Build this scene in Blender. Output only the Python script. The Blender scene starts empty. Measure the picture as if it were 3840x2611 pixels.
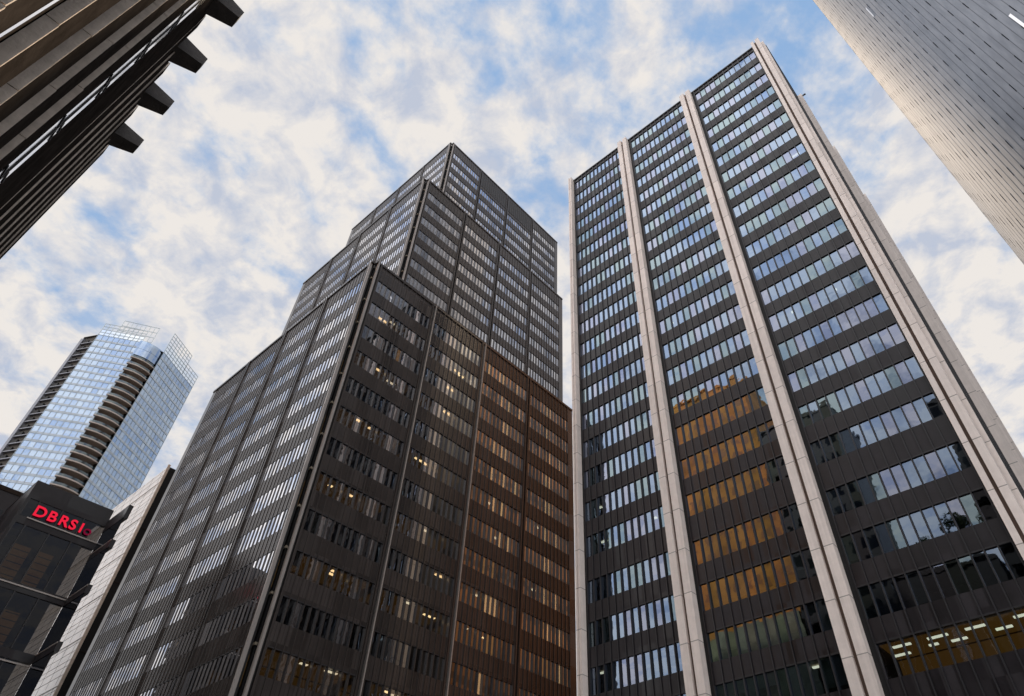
import bpy, math, random
from mathutils import Vector, Matrix, Euler

random.seed(7)
R = math.radians
scene = bpy.context.scene
COL = scene.collection

# ------------------------------------------------------------------ camera
cam_data = bpy.data.cameras.new("camera")
cam = bpy.data.objects.new("camera", cam_data)
COL.objects.link(cam)
cam.location = (0, 0, 1.7)
cam.rotation_euler = (2.3555995, -0.0024258, -0.8629469)
cam_data.sensor_width = 36
cam_data.lens = 23.3443
cam_data.shift_x = -0.04424
cam_data.shift_y = 0.0
cam_data.clip_start = 0.05
cam_data.clip_end = 6000
scene.camera = cam

CAM_M = Euler(cam.rotation_euler).to_matrix().transposed()


def screen(p):
    """rough picture position of a point, used only to rank windows by how large they show"""
    q = CAM_M @ (Vector(p) - Vector((0, 0, 1.7)))
    if q.z > -0.1:
        return None
    return (1090 + 2490 * q.x / -q.z / 2, 0 - 2490 * q.y / -q.z / 2)


# ------------------------------------------------------------------ nodes / materials
def new_mat(name):
    m = bpy.data.materials.new(name)
    m.use_nodes = True
    nt = m.node_tree
    nt.nodes.clear()
    out = nt.nodes.new('ShaderNodeOutputMaterial')
    return m, nt, out


def N(nt, t, **kw):
    n = nt.nodes.new(t)
    for k, v in kw.items():
        if k in n.inputs:
            n.inputs[k].default_value = v
        else:
            setattr(n, k, v)
    return n


def rgba(c):
    return (c[0], c[1], c[2], 1)


def solid(name, col, rough=0.5, metal=0.0, spec=0.5, vary=0.12, vscale=0.6, joints=None, bump=0.0, streak=0.0, coat=0.0, panel=None, ior=None, tint=None):
    """surface with mottling, optional horizontal joints every joints=(pitch, width, offset) metres and vertical streaks"""
    m, nt, out = new_mat(name)
    bs = N(nt, 'ShaderNodeBsdfPrincipled')
    bs.inputs['Roughness'].default_value = rough
    bs.inputs['Metallic'].default_value = metal
    bs.inputs['Specular IOR Level'].default_value = spec
    if ior:
        bs.inputs['IOR'].default_value = ior
    if tint:
        bs.inputs['Specular Tint'].default_value = (tint[0], tint[1], tint[2], 1)
    if coat:
        bs.inputs['Coat Weight'].default_value = coat
        bs.inputs['Coat Roughness'].default_value = 0.08
    nt.links.new(bs.outputs[0], out.inputs[0])
    tc = N(nt, 'ShaderNodeNewGeometry')
    nz = N(nt, 'ShaderNodeTexNoise')
    nz.inputs['Scale'].default_value = vscale
    nz.inputs['Detail'].default_value = 6
    nz.inputs['Roughness'].default_value = 0.65
    nt.links.new(tc.outputs['Position'], nz.inputs['Vector'])
    mr = N(nt, 'ShaderNodeMapRange')
    mr.inputs['From Min'].default_value = 0.3
    mr.inputs['From Max'].default_value = 0.7
    mr.inputs['To Min'].default_value = 1 - vary
    mr.inputs['To Max'].default_value = 1 + vary
    nt.links.new(nz.outputs['Fac'], mr.inputs['Value'])
    val = mr.outputs['Result']

    def mul(a, b):
        x = N(nt, 'ShaderNodeMath', operation='MULTIPLY')
        nt.links.new(a, x.inputs[0])
        nt.links.new(b, x.inputs[1])
        return x.outputs[0]
    if panel:
        dv = N(nt, 'ShaderNodeVectorMath', operation='DIVIDE')
        dv.inputs[1].default_value = panel
        nt.links.new(tc.outputs['Position'], dv.inputs[0])
        fl_ = N(nt, 'ShaderNodeVectorMath', operation='FLOOR')
        nt.links.new(dv.outputs[0], fl_.inputs[0])
        wn_ = N(nt, 'ShaderNodeTexWhiteNoise', noise_dimensions='3D')
        nt.links.new(fl_.outputs[0], wn_.inputs['Vector'])
        mpn = N(nt, 'ShaderNodeMapRange')
        mpn.inputs['To Min'].default_value = 0.72
        mpn.inputs['To Max'].default_value = 1.25
        nt.links.new(wn_.outputs['Value'], mpn.inputs['Value'])
        val = mul(val, mpn.outputs['Result'])
        ro = N(nt, 'ShaderNodeMapRange')
        ro.inputs['To Min'].default_value = rough * 0.8
        ro.inputs['To Max'].default_value = rough * 1.5
        nt.links.new(wn_.outputs['Value'], ro.inputs['Value'])
        nt.links.new(ro.outputs['Result'], bs.inputs['Roughness'])
    if streak:
        mp = N(nt, 'ShaderNodeVectorMath', operation='MULTIPLY')
        mp.inputs[1].default_value = (3.0, 3.0, 0.06)
        nt.links.new(tc.outputs['Position'], mp.inputs[0])
        ns = N(nt, 'ShaderNodeTexNoise')
        ns.inputs['Scale'].default_value = 1.0
        ns.inputs['Detail'].default_value = 4
        nt.links.new(mp.outputs[0], ns.inputs['Vector'])
        m2 = N(nt, 'ShaderNodeMapRange')
        m2.inputs['From Min'].default_value = 0.35
        m2.inputs['From Max'].default_value = 0.7
        m2.inputs['To Min'].default_value = 1 + streak * 0.4
        m2.inputs['To Max'].default_value = 1 - streak
        nt.links.new(ns.outputs['Fac'], m2.inputs['Value'])
        val = mul(val, m2.outputs['Result'])
    if joints:
        pitch, w, off = joints
        sp = N(nt, 'ShaderNodeSeparateXYZ')
        nt.links.new(tc.outputs['Position'], sp.inputs[0])
        a = N(nt, 'ShaderNodeMath', operation='ADD')
        a.inputs[1].default_value = off
        nt.links.new(sp.outputs['Z'], a.inputs[0])
        mo = N(nt, 'ShaderNodeMath', operation='FLOORED_MODULO')
        mo.inputs[1].default_value = pitch
        nt.links.new(a.outputs[0], mo.inputs[0])
        lt = N(nt, 'ShaderNodeMath', operation='LESS_THAN')
        lt.inputs[1].default_value = w
        nt.links.new(mo.outputs[0], lt.inputs[0])
        m3 = N(nt, 'ShaderNodeMapRange')
        m3.inputs['To Min'].default_value = 1
        m3.inputs['To Max'].default_value = 0.45
        nt.links.new(lt.outputs[0], m3.inputs['Value'])
        val = mul(val, m3.outputs['Result'])
        # each slab between two joints is a slightly different stone
        fl = N(nt, 'ShaderNodeMath', operation='DIVIDE')
        fl.inputs[1].default_value = pitch
        nt.links.new(a.outputs[0], fl.inputs[0])
        f2 = N(nt, 'ShaderNodeMath', operation='FLOOR')
        nt.links.new(fl.outputs[0], f2.inputs[0])
        wn = N(nt, 'ShaderNodeTexWhiteNoise', noise_dimensions='1D')
        nt.links.new(f2.outputs[0], wn.inputs['W'])
        m4 = N(nt, 'ShaderNodeMapRange')
        m4.inputs['To Min'].default_value = 0.93
        m4.inputs['To Max'].default_value = 1.05
        nt.links.new(wn.outputs['Value'], m4.inputs['Value'])
        val = mul(val, m4.outputs['Result'])
    mix = N(nt, 'ShaderNodeVectorMath', operation='SCALE')
    mix.inputs[0].default_value = col
    nt.links.new(val, mix.inputs['Scale'])
    nt.links.new(mix.outputs[0], bs.inputs['Base Color'])
    if bump:
        bp = N(nt, 'ShaderNodeBump')
        bp.inputs['Strength'].default_value = bump
        bp.inputs['Distance'].default_value = 0.05
        nb = N(nt, 'ShaderNodeTexNoise')
        nb.inputs['Scale'].default_value = 9
        nb.inputs['Detail'].default_value = 5
        nt.links.new(tc.outputs['Position'], nb.inputs['Vector'])
        nt.links.new(nb.outputs['Fac'], bp.inputs['Height'])
        nt.links.new(bp.outputs[0], bs.inputs['Normal'])
    return m


def glass(name, refl, body, r0, power=0.5, wav=0.0, rough=0.015, expo=1.0, top=1.0):
    """window glass: see-through body tint plus a mirror layer that grows at grazing angles"""
    m, nt, out = new_mat(name)
    lw = N(nt, 'ShaderNodeLayerWeight')
    lw.inputs['Blend'].default_value = power
    mr = N(nt, 'ShaderNodeMapRange')
    mr.inputs['To Min'].default_value = r0
    mr.inputs['To Max'].default_value = top
    pw = N(nt, 'ShaderNodeMath', operation='POWER')
    pw.inputs[1].default_value = expo
    nt.links.new(lw.outputs['Facing'], pw.inputs[0])
    nt.links.new(pw.outputs[0], mr.inputs['Value'])
    tr = N(nt, 'ShaderNodeBsdfTransparent')
    tr.inputs[0].default_value = rgba(body)
    gl = N(nt, 'ShaderNodeBsdfGlossy')
    gl.inputs['Color'].default_value = rgba(refl)
    gl.inputs['Roughness'].default_value = rough
    mx = N(nt, 'ShaderNodeMixShader')
    nt.links.new(mr.outputs[0], mx.inputs[0])
    nt.links.new(tr.outputs[0], mx.inputs[1])
    nt.links.new(gl.outputs[0], mx.inputs[2])
    nt.links.new(mx.outputs[0], out.inputs[0])
    if wav:
        g = N(nt, 'ShaderNodeNewGeometry')
        nz = N(nt, 'ShaderNodeTexNoise')
        nz.inputs['Scale'].default_value = 0.7
        nz.inputs['Detail'].default_value = 2
        nt.links.new(g.outputs['Position'], nz.inputs['Vector'])
        bp = N(nt, 'ShaderNodeBump')
        bp.inputs['Strength'].default_value = wav
        bp.inputs['Distance'].default_value = 0.02
        nt.links.new(nz.outputs['Fac'], bp.inputs['Height'])
        nt.links.new(bp.outputs[0], gl.inputs['Normal'])
    return m


def emit(name, col, s):
    m, nt, out = new_mat(name)
    e = N(nt, 'ShaderNodeEmission')
    e.inputs[0].default_value = rgba(col)
    e.inputs[1].default_value = s
    nt.links.new(e.outputs[0], out.inputs[0])
    return m


M = dict(
    bronze=solid('bronze_cladding', (0.037, 0.031, 0.0295), 0.2, 0.0, 0.5, 0.22, 0.35, streak=0.18, panel=(1.54, 1.54, 2.05), ior=1.55, tint=(1, 0.93, 0.88)),
    bronze_fin=solid('bronze_fin', (0.040, 0.034, 0.032), 0.25, 0.0, 0.5, 0.15, 0.5, ior=1.55, tint=(1, 0.93, 0.88)),
    pale_fin=solid('anodised_corner_trim', (0.36, 0.33, 0.31), 0.35, 0.3, 0.5, 0.1, 0.5),
    black=solid('black_recess', (0.012, 0.012, 0.013), 0.6, 0, 0.3),
    charcoal=solid('charcoal_spandrel', (0.016, 0.014, 0.0175), 0.36, 0.0, 0.35, 0.3, 0.9, streak=0.2, panel=(2.6, 0.86, 3.96)),
    dark_mullion=solid('dark_mullion', (0.018, 0.018, 0.022), 0.45, 0.1),
    stone=solid('pale_granite_pier', (0.87, 0.785, 0.735), 0.6, 0, 0.35, 0.07, 1.4, joints=(3.96, 0.07, 1.2), streak=0.10),
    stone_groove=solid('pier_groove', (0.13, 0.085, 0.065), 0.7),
    core=solid('office_interior', (0.10, 0.09, 0.08), 0.9),
    ceiling=solid('office_ceiling', (0.30, 0.26, 0.20), 0.9),
    roof=solid('roof_gravel', (0.14, 0.135, 0.13), 0.95, bump=0.4),
    louvre=solid('black_louvre', (0.02, 0.02, 0.022), 0.5),
    blind_a=solid('blind_greige', (0.30, 0.31, 0.29), 0.8, vary=0.2, vscale=2.5),
    blind_b=solid('blind_pale', (0.55, 0.54, 0.50), 0.8, vary=0.2, vscale=2.5),
    blind_c=solid('blind_blue', (0.13, 0.17, 0.22), 0.8, vary=0.25, vscale=2.5),
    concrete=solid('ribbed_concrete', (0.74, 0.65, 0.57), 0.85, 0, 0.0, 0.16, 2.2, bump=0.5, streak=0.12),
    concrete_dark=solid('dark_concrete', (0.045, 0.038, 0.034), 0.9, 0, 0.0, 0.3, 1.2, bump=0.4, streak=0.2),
    beam=solid('roof_beam_concrete', (0.075, 0.068, 0.066), 0.75, 0, 0.4, 0.3, 1.6, bump=0.6),
    steel=solid('white_steel_lattice', (0.42, 0.50, 0.55), 0.4, 0.2),
    slab=solid('balcony_slab', (0.46, 0.40, 0.36), 0.7),
    mirror_panel=solid('polished_pale_panel', (0.93, 0.93, 0.95), 0.16, 1.0, 0.5, 0.02),
    ribbed=solid('pale_ribbed_cladding', (0.86, 0.84, 0.82), 0.4, 0.0, 0.5, 0.14, 0.35),
    brick=solid('orange_brick', (0.95, 0.42, 0.10), 0.7, 0, 0.3, 0.45, 0.18),
    end_brick=solid('brown_end_brick', (0.50, 0.20, 0.065), 0.7, 0, 0.3, 0.7, 0.11, streak=0.3, joints=(3.96, 0.9, 1.2)),
    grey_block=solid('dark_office_cladding', (0.035, 0.035, 0.038), 0.5),
    foliage=solid('foliage', (0.05, 0.085, 0.03), 0.7, vary=0.5, vscale=2),
    bark=solid('bark', (0.10, 0.075, 0.055), 0.9, bump=0.5),
    asphalt=solid('asphalt', (0.05, 0.05, 0.052), 0.9, vary=0.2, bump=0.4),
    paving=solid('pavement_slabs', (0.42, 0.41, 0.39), 0.85, vary=0.15, vscale=0.4, bump=0.2),
    paint=solid('road_paint', (0.75, 0.74, 0.70), 0.7),
    glass_b=glass('blue_office_glass', (0.50, 0.64, 0.86), (0.20, 0.24, 0.26), 0.10, 0.36, 0.25, top=1.25),
    glass_b2=glass('lavender_office_glass', (0.55, 0.61, 0.80), (0.20, 0.24, 0.26), 0.11, 0.36, 0.25, top=1.25),
    glass_b3=glass('teal_office_glass', (0.46, 0.60, 0.68), (0.20, 0.25, 0.25), 0.09, 0.36, 0.25, top=1.25),
    glass_a2=glass('smoky_office_glass', (0.72, 0.76, 0.85), (0.17, 0.16, 0.14), 0.04, 0.5, 0.3, expo=2.0, top=1.9),
    glass_a=glass('bronze_office_glass', (0.92, 0.94, 1.0), (0.17, 0.15, 0.13), 0.04, 0.5, 0.25, expo=2.0, top=2.4),
    glass_e=glass('pale_condo_glass', (0.60, 0.75, 0.98), (0.12, 0.16, 0.2), 0.42, 0.4, 0.3),
    glass_f=glass('dark_podium_glass', (0.38, 0.40, 0.45), (0.12, 0.11, 0.10), 0.03, 0.5, 0.3, expo=1.6),
    lamp=emit('ceiling_fixture', (1.0, 0.80, 0.48), 2.6),
    lamp_w=emit('ceiling_fixture_white', (1.0, 0.90, 0.66), 3.0),
    amber=emit('amber_room_glow', (1.0, 0.55, 0.16), 0.055),
    amber_a=emit('amber_office_glow', (1.0, 0.55, 0.14), 0.12),
    lamp_a=emit('office_fixture', (1.0, 0.76, 0.42), 7.5),
    lamp_b=emit('office_fixture_cool', (1.0, 0.92, 0.70), 4.0),
    amber_row=emit('amber_ceiling_glow', (1.0, 0.43, 0.09), 0.16),
    brick_trim=solid('dark_orange_brick', (0.60, 0.24, 0.07), 0.6),
    curtain_lit=emit('lit_curtain', (1.0, 0.70, 0.38), 2.3),
    curtain_dim=emit('dim_lit_curtain', (1.0, 0.55, 0.22), 0.8),
    amber_f=emit('dim_amber_room', (1.0, 0.52, 0.17), 0.15),
    podium=solid('green_grey_stone', (0.42, 0.44, 0.30), 0.8, vary=0.4, vscale=0.5),
    red=emit('red_sign_face', (1.0, 0.02, 0.06), 0.85),
    red_dim=emit('red_sign_face_dim', (0.75, 0.02, 0.12), 0.22),
)


# ------------------------------------------------------------------ mesh builder
class MB:
    def __init__(self):
        self.v, self.f, self.mi, self.mats = [], [], [], []

    def m(self, mat):
        mat = M[mat] if isinstance(mat, str) else mat
        if mat not in self.mats:
            self.mats.append(mat)
        return self.mats.index(mat)

    def poly(self, pts, mat):
        i = len(self.v)
        self.v += [tuple(p) for p in pts]
        self.f.append(tuple(range(i, i + len(pts))))
        self.mi.append(self.m(mat))

    def hexa(self, c, mat):
        """c: 8 corners, bottom ring then top ring, both counter-clockwise seen from above"""
        i = len(self.v)
        self.v += [tuple(p) for p in c]
        k = self.m(mat)
        for q in ((3, 2, 1, 0), (4, 5, 6, 7), (0, 1, 5, 4), (1, 2, 6, 5), (2, 3, 7, 6), (3, 0, 4, 7)):
            self.f.append(tuple(i + j for j in q))
            self.mi.append(k)

    def box(self, x0, x1, y0, y1, z0, z1, mat):
        self.hexa([(x0, y0, z0), (x1, y0, z0), (x1, y1, z0), (x0, y1, z0),
                   (x0, y0, z1), (x1, y0, z1), (x1, y1, z1), (x0, y1, z1)], mat)

    def obj(self, name, parent=None, stuff=False, smooth=False):
        me = bpy.data.meshes.new(name)
        me.from_pydata(self.v, [], self.f)
        for mt in self.mats:
            me.materials.append(mt)
        me.polygons.foreach_set('material_index', self.mi)
        if smooth:
            me.polygons.foreach_set('use_smooth', [True] * len(self.f))
        me.update()
        o = bpy.data.objects.new(name, me)
        COL.objects.link(o)
        if parent:
            o.parent = parent
            o.matrix_parent_inverse = Matrix.Translation(-base_of(parent))
        if stuff:
            o['kind'] = 'stuff'
        return o


BASE = {}


def base_of(o):
    return BASE.get(o.name, Vector((0, 0, 0)))


def thing(name, label, cat, loc, group=None):
    o = bpy.data.objects.new(name, None)
    COL.objects.link(o)
    o.location = loc
    BASE[o.name] = Vector(loc)
    o['label'] = label
    o['category'] = cat
    if group:
        o['group'] = group
    return o


def part(name, mb, parent, stuff=False, smooth=False, label=None):
    """a part keeps world-space vertices; the inverse of its thing's place is baked in"""
    o = mb.obj(name, None, stuff, smooth)
    o.parent = parent
    off = base_of(parent)
    if parent.parent is None:
        o.data.transform(Matrix.Translation(-off))
    else:
        o.data.transform(Matrix.Translation(-base_of(parent)))
    BASE[o.name] = off
    if label:
        o['label'] = label
    return o


class Face:
    """a vertical facade plane: u runs along it, n comes out of it"""

    def __init__(self, ox, oy, ux, uy, nx, ny):
        self.o, self.u, self.n = (ox, oy), (ux, uy), (nx, ny)

    def P(self, u, n, z):
        return (self.o[0] + u * self.u[0] + n * self.n[0], self.o[1] + u * self.u[1] + n * self.n[1], z)

    def box(self, mb, u0, u1, n0, n1, z0, z1, mat):
        ring = [(u0, n0), (u1, n0), (u1, n1), (u0, n1)]
        if self.u[0] * self.n[1] - self.u[1] * self.n[0] < 0:
            ring = ring[::-1]
        mb.hexa([self.P(a, b, z0) for a, b in ring] + [self.P(a, b, z1) for a, b in ring], mat)

    def quad(self, mb, u0, u1, z0, z1, n, mat, tilt=0.0):
        t1 = random.gauss(0, tilt) * (z1 - z0)
        t2 = random.gauss(0, tilt) * (u1 - u0)
        pts = [self.P(u0, n, z0), self.P(u1, n + t2, z0), self.P(u1, n + t1 + t2, z1), self.P(u0, n + t1, z1)]
        if self.u[0] * self.n[1] - self.u[1] * self.n[0] > 0:
            pts = pts[::-1]
        mb.poly(pts, mat)


def window(face, u0, u1, z0, z1, panes, gmat, tilt, blind_p, blind_mats, light, lampname='lamp', depth=4.0, glow=None,
           gn=-0.10, lit_panes=()):
    """one ribbon window: glass panes, blinds behind them, ceiling light fixtures. Returns (mesh, blinds, lights)"""
    g, b, l = MB(), MB(), MB()
    w = (u1 - u0) / panes
    for i in range(panes):
        a = u0 + i * w
        gm = gmat if isinstance(gmat, str) else random.choice(gmat)
        face.quad(g, a, a + w, z0, z1, gn, gm, tilt)
        if i in lit_panes:
            face.quad(b, a + 0.04, a + w - 0.04, z0 + 0.02, z1 - 0.02, -0.25, random.choice(('curtain_lit', 'curtain_lit', 'curtain_dim')))
        elif random.random() < blind_p:
            drop = random.choice((1, 1, 1, 0.85, 0.6, 0.4)) * (z1 - z0)
            face.quad(b, a + 0.05, a + w - 0.05, z1 - drop, z1 - 0.02, -0.25, random.choice(blind_mats))
    for (lu, ld, lw_) in light:
        face.box(l, lu, lu + lw_, -ld - 0.28, -ld, z1 - 0.13, z1 - 0.05, lampname if isinstance(lampname, str) else random.choice(lampname))
    if glow:
        face.quad(l, u0 + 0.1, u1 - 0.1, z0 + 0.1, z1 - 0.1, -depth + 0.15, glow)
        l.poly([face.P(u0 + .1, -0.4, z1 - 0.02), face.P(u1 - .1, -0.4, z1 - 0.02), face.P(u1 - .1, -depth + .2, z1 - 0.02), face.P(u0 + .1, -depth + .2, z1 - 0.02)], glow)
    return g, b, l


# registry so that only the windows that show largest become parts of their own
def emit_windows(root, wins, limit, name='window'):
    scored = []
    for w in wins:
        face, u0, u1, z0, z1 = w['rect']
        ps = [screen(face.P(a, 0, b)) for a, b in ((u0, z0), (u1, z0), (u1, z1), (u0, z1))]
        area = 0
        if all(ps):
            for i in range(4):
                x0, y0 = ps[i]
                x1, y1 = ps[(i + 1) % 4]
                area += x0 * y1 - x1 * y0
            cx = sum(p[0] for p in ps) / 4
            cy = sum(p[1] for p in ps) / 4
            area = abs(area) / 2
            if not (-40 < cx < 1960 and -700 < cy < 700) or w.get('hid'):
                area = 0
        scored.append((area, w))
    scored.sort(key=lambda t: -t[0])
    rest = MB()

    def join(dst, src):
        k = len(dst.v)
        dst.v += src.v
        for f, mi in zip(src.f, src.mi):
            dst.f.append(tuple(i + k for i in f))
            dst.mi.append(dst.m(src.mats[mi]))
    for i, (a, w) in enumerate(scored):
        g, b, l = w['mesh']
        if i < limit and a > 0:
            o = part(name, g, root)
            if b.f:
                part('blind', b, o)
            if l.f:
                part('ceiling_light', l, o)
        else:
            join(rest, g)
            join(rest, b)
            join(rest, l)
    if rest.f:
        part(name, rest, root, stuff=True)


# ------------------------------------------------------------------ sky + sun
SUN_AZ, SUN_EL = 35.0, 52.0
world = bpy.data.worlds.new("World")
scene.world = world
world.use_nodes = True
nt = world.node_tree
nt.nodes.clear()
wo = N(nt, 'ShaderNodeOutputWorld')
bg = N(nt, 'ShaderNodeBackground')
nt.links.new(bg.outputs[0], wo.inputs[0])
SKY_STR = 0.12
bg.inputs['Strength'].default_value = SKY_STR
sky = N(nt, 'ShaderNodeTexSky', sky_type='NISHITA')
sky.sun_disc = False
sky.sun_elevation = R(SUN_EL)
sky.sun_rotation = R(90 - SUN_AZ)
sky.air_density = 1.0
sky.dust_density = 1.0
sky.ozone_density = 2.0
tc = N(nt, 'ShaderNodeTexCoord')
sp = N(nt, 'ShaderNodeSeparateXYZ')
nt.links.new(tc.outputs['Generated'], sp.inputs[0])


def MA(op, a, b=None, c=None, clamp=False):
    n = N(nt, 'ShaderNodeMath', operation=op)
    n.use_clamp = clamp
    for i, x in enumerate((a, b, c)):
        if x is None:
            continue
        if isinstance(x, (int, float)):
            n.inputs[i].default_value = x
        else:
            nt.links.new(x, n.inputs[i])
    return n.outputs[0]


zc = MA('MAXIMUM', sp.outputs['Z'], 0.0)
den = MA('ADD', zc, 0.15)
px = MA('DIVIDE', sp.outputs['X'], den)
py = MA('DIVIDE', sp.outputs['Y'], den)
cmb = N(nt, 'ShaderNodeCombineXYZ')
nt.links.new(px, cmb.inputs[0])
nt.links.new(py, cmb.inputs[1])


def noise(scale, detail, rough, dist, loc=(0, 0, 0), sc=(1, 1, 1), rot=0.0):
    mp = N(nt, 'ShaderNodeMapping')
    mp.inputs['Location'].default_value = loc
    mp.inputs['Scale'].default_value = sc
    mp.inputs['Rotation'].default_value = (0, 0, rot)
    nt.links.new(cmb.outputs[0], mp.inputs[0])
    n = N(nt, 'ShaderNodeTexNoise')
    n.inputs['Scale'].default_value = scale
    n.inputs['Detail'].default_value = detail
    n.inputs['Roughness'].default_value = rough
    n.inputs['Distortion'].default_value = dist
    nt.links.new(mp.outputs[0], n.inputs['Vector'])
    return n.outputs['Fac']


n1 = noise(9.0, 9, 0.56, 0.10, (3.1, 1.7, 0), (1, 1.1, 1), 0.6)
n2 = noise(2.2, 4, 0.5, 0.2, (7.3, 0.2, 0))
n4 = noise(21.0, 6, 0.6, 0.2, (0.3, 8.7, 0))
cov = MA('ADD', MA('ADD', MA('MULTIPLY', n1, 0.60), MA('MULTIPLY', n2, 0.34)), MA('MULTIPLY', n4, 0.22))
# broad clear gaps in the cloud sheet, by place in the cloud plane
gaps = [(0.25, 0.21, 0.15, 0.22), (0.16, 0.50, 0.07, 0.11), (0.125, 0.655, 0.07, 0.08), (0.45, -0.03, 0.15, 0.26),
        (0.41, 0.385, 0.06, 0.08), (0.04, 0.37, 0.07, 0.09), (-0.03, 0.90, 0.08, 0.07),
        (0.34, 0.19, 0.09, -0.12), (0.147, 0.33, 0.09, -0.07), (0.03, 0.53, 0.09, -0.07)]
for gx, gy, gr, ga in gaps:
    dx = MA('SUBTRACT', px, gx)
    dy = MA('SUBTRACT', py, gy)
    d2 = MA('ADD', MA('MULTIPLY', dx, dx), MA('MULTIPLY', dy, dy))
    e = MA('EXPONENT', MA('MULTIPLY', d2, -1.0 / (gr * gr)))
    cov = MA('SUBTRACT', cov, MA('MULTIPLY', e, ga * 0.75))
mask = N(nt, 'ShaderNodeMapRange', interpolation_type='SMOOTHSTEP')
mask.inputs['From Min'].default_value = 0.385
mask.inputs['From Max'].default_value = 0.59
mask.inputs['To Min'].default_value = 0.0
mask.inputs['To Max'].default_value = 0.97
nt.links.new(cov, mask.inputs['Value'])
# lower sky: the sheet closes up towards the horizon
hz = N(nt, 'ShaderNodeMapRange', interpolation_type='SMOOTHSTEP')
hz.inputs['From Min'].default_value = 0.72
hz.inputs['From Max'].default_value = 0.35
hz.inputs['To Min'].default_value = 0.0
hz.inputs['To Max'].default_value = 0.75
nt.links.new(zc, hz.inputs['Value'])
cm = MA('MAXIMUM', mask.outputs[0], hz.outputs[0])
# cloud body: cream where thin and lit, blue-grey in its folds
n3 = noise(11.5, 8, 0.58, 0.25, (1.3, 5.5, 0), (1.2, 1, 1), -0.4)
ramp = N(nt, 'ShaderNodeValToRGB')
ramp.color_ramp.elements[0].position = 0.36
ramp.color_ramp.elements[0].color = (0.555, 0.60, 0.71, 1)
ramp.color_ramp.elements[1].position = 0.55
ramp.color_ramp.elements[1].color = (0.90, 0.85, 0.80, 1)
nt.links.new(n3, ramp.inputs[0])
# added brightness on the clouds out of view, to light the stone piers
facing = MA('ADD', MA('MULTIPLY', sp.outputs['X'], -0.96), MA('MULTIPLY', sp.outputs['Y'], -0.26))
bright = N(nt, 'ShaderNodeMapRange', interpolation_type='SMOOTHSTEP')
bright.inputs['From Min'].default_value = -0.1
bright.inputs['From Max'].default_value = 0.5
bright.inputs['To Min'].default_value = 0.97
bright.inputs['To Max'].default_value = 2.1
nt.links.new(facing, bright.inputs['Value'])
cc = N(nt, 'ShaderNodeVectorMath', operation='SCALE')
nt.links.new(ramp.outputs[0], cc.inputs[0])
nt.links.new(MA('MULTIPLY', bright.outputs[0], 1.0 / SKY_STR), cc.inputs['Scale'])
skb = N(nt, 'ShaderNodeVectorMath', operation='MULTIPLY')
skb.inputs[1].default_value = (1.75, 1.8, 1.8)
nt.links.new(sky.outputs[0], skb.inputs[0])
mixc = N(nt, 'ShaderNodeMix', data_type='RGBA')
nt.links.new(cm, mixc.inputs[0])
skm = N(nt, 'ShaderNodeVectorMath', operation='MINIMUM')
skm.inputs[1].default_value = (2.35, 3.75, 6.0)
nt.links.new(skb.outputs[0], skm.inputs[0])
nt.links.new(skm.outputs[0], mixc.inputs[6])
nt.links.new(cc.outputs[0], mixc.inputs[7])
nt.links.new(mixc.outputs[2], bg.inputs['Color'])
world.cycles.sampling_method = 'MANUAL'
world.cycles.sample_map_resolution = 1024

sd = bpy.data.lights.new("sun", 'SUN')
sd.energy = 5.0
sd.angle = R(0.9)
sd.color = (1.0, 0.80, 0.58)
sun = bpy.data.objects.new("sun", sd)
COL.objects.link(sun)
sdir = Vector((math.cos(R(SUN_AZ)) * math.cos(R(SUN_EL)), math.sin(R(SUN_AZ)) * math.cos(R(SUN_EL)), math.sin(R(SUN_EL))))
sun.rotation_euler = sdir.to_track_quat('Z', 'Y').to_euler()
sun.location = sdir * 300


# ------------------------------------------------------------------ ground, roads, pavements
def sheet(name, x0, x1, y0, y1, z, mat):
    mb = MB()
    mb.poly([(x0, y0, z), (x1, y0, z), (x1, y1, z), (x0, y1, z)], mat)
    o = mb.obj(name)
    o['kind'] = 'structure'
    return o


sheet('ground', -1500, 1500, -1500, 1500, 0.0, 'asphalt')
mb = MB()
mb.box(-18.5, 5.0, -60, 40.4, 0.004, 0.14, 'paving')
mb.box(19.0, 47.9, -1.5, 40.4, 0.004, 0.14, 'paving')
mb.box(19.0, 66, 49.6, 52.3, 0.004, 0.14, 'paving')
o = mb.obj('pavement')
o['kind'] = 'structure'
mb = MB()
for i in range(-12, 8):
    mb.box(11.9, 12.1, i * 5.0, i * 5.0 + 2.6, 0.0, 0.006, 'paint')
for i in range(10):
    mb.box(6.2 + i * 1.25, 6.8 + i * 1.25, 41.2, 44.0, 0.0, 0.006, 'paint')
o = mb.obj('road_markings')
o['kind'] = 'structure'


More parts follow.
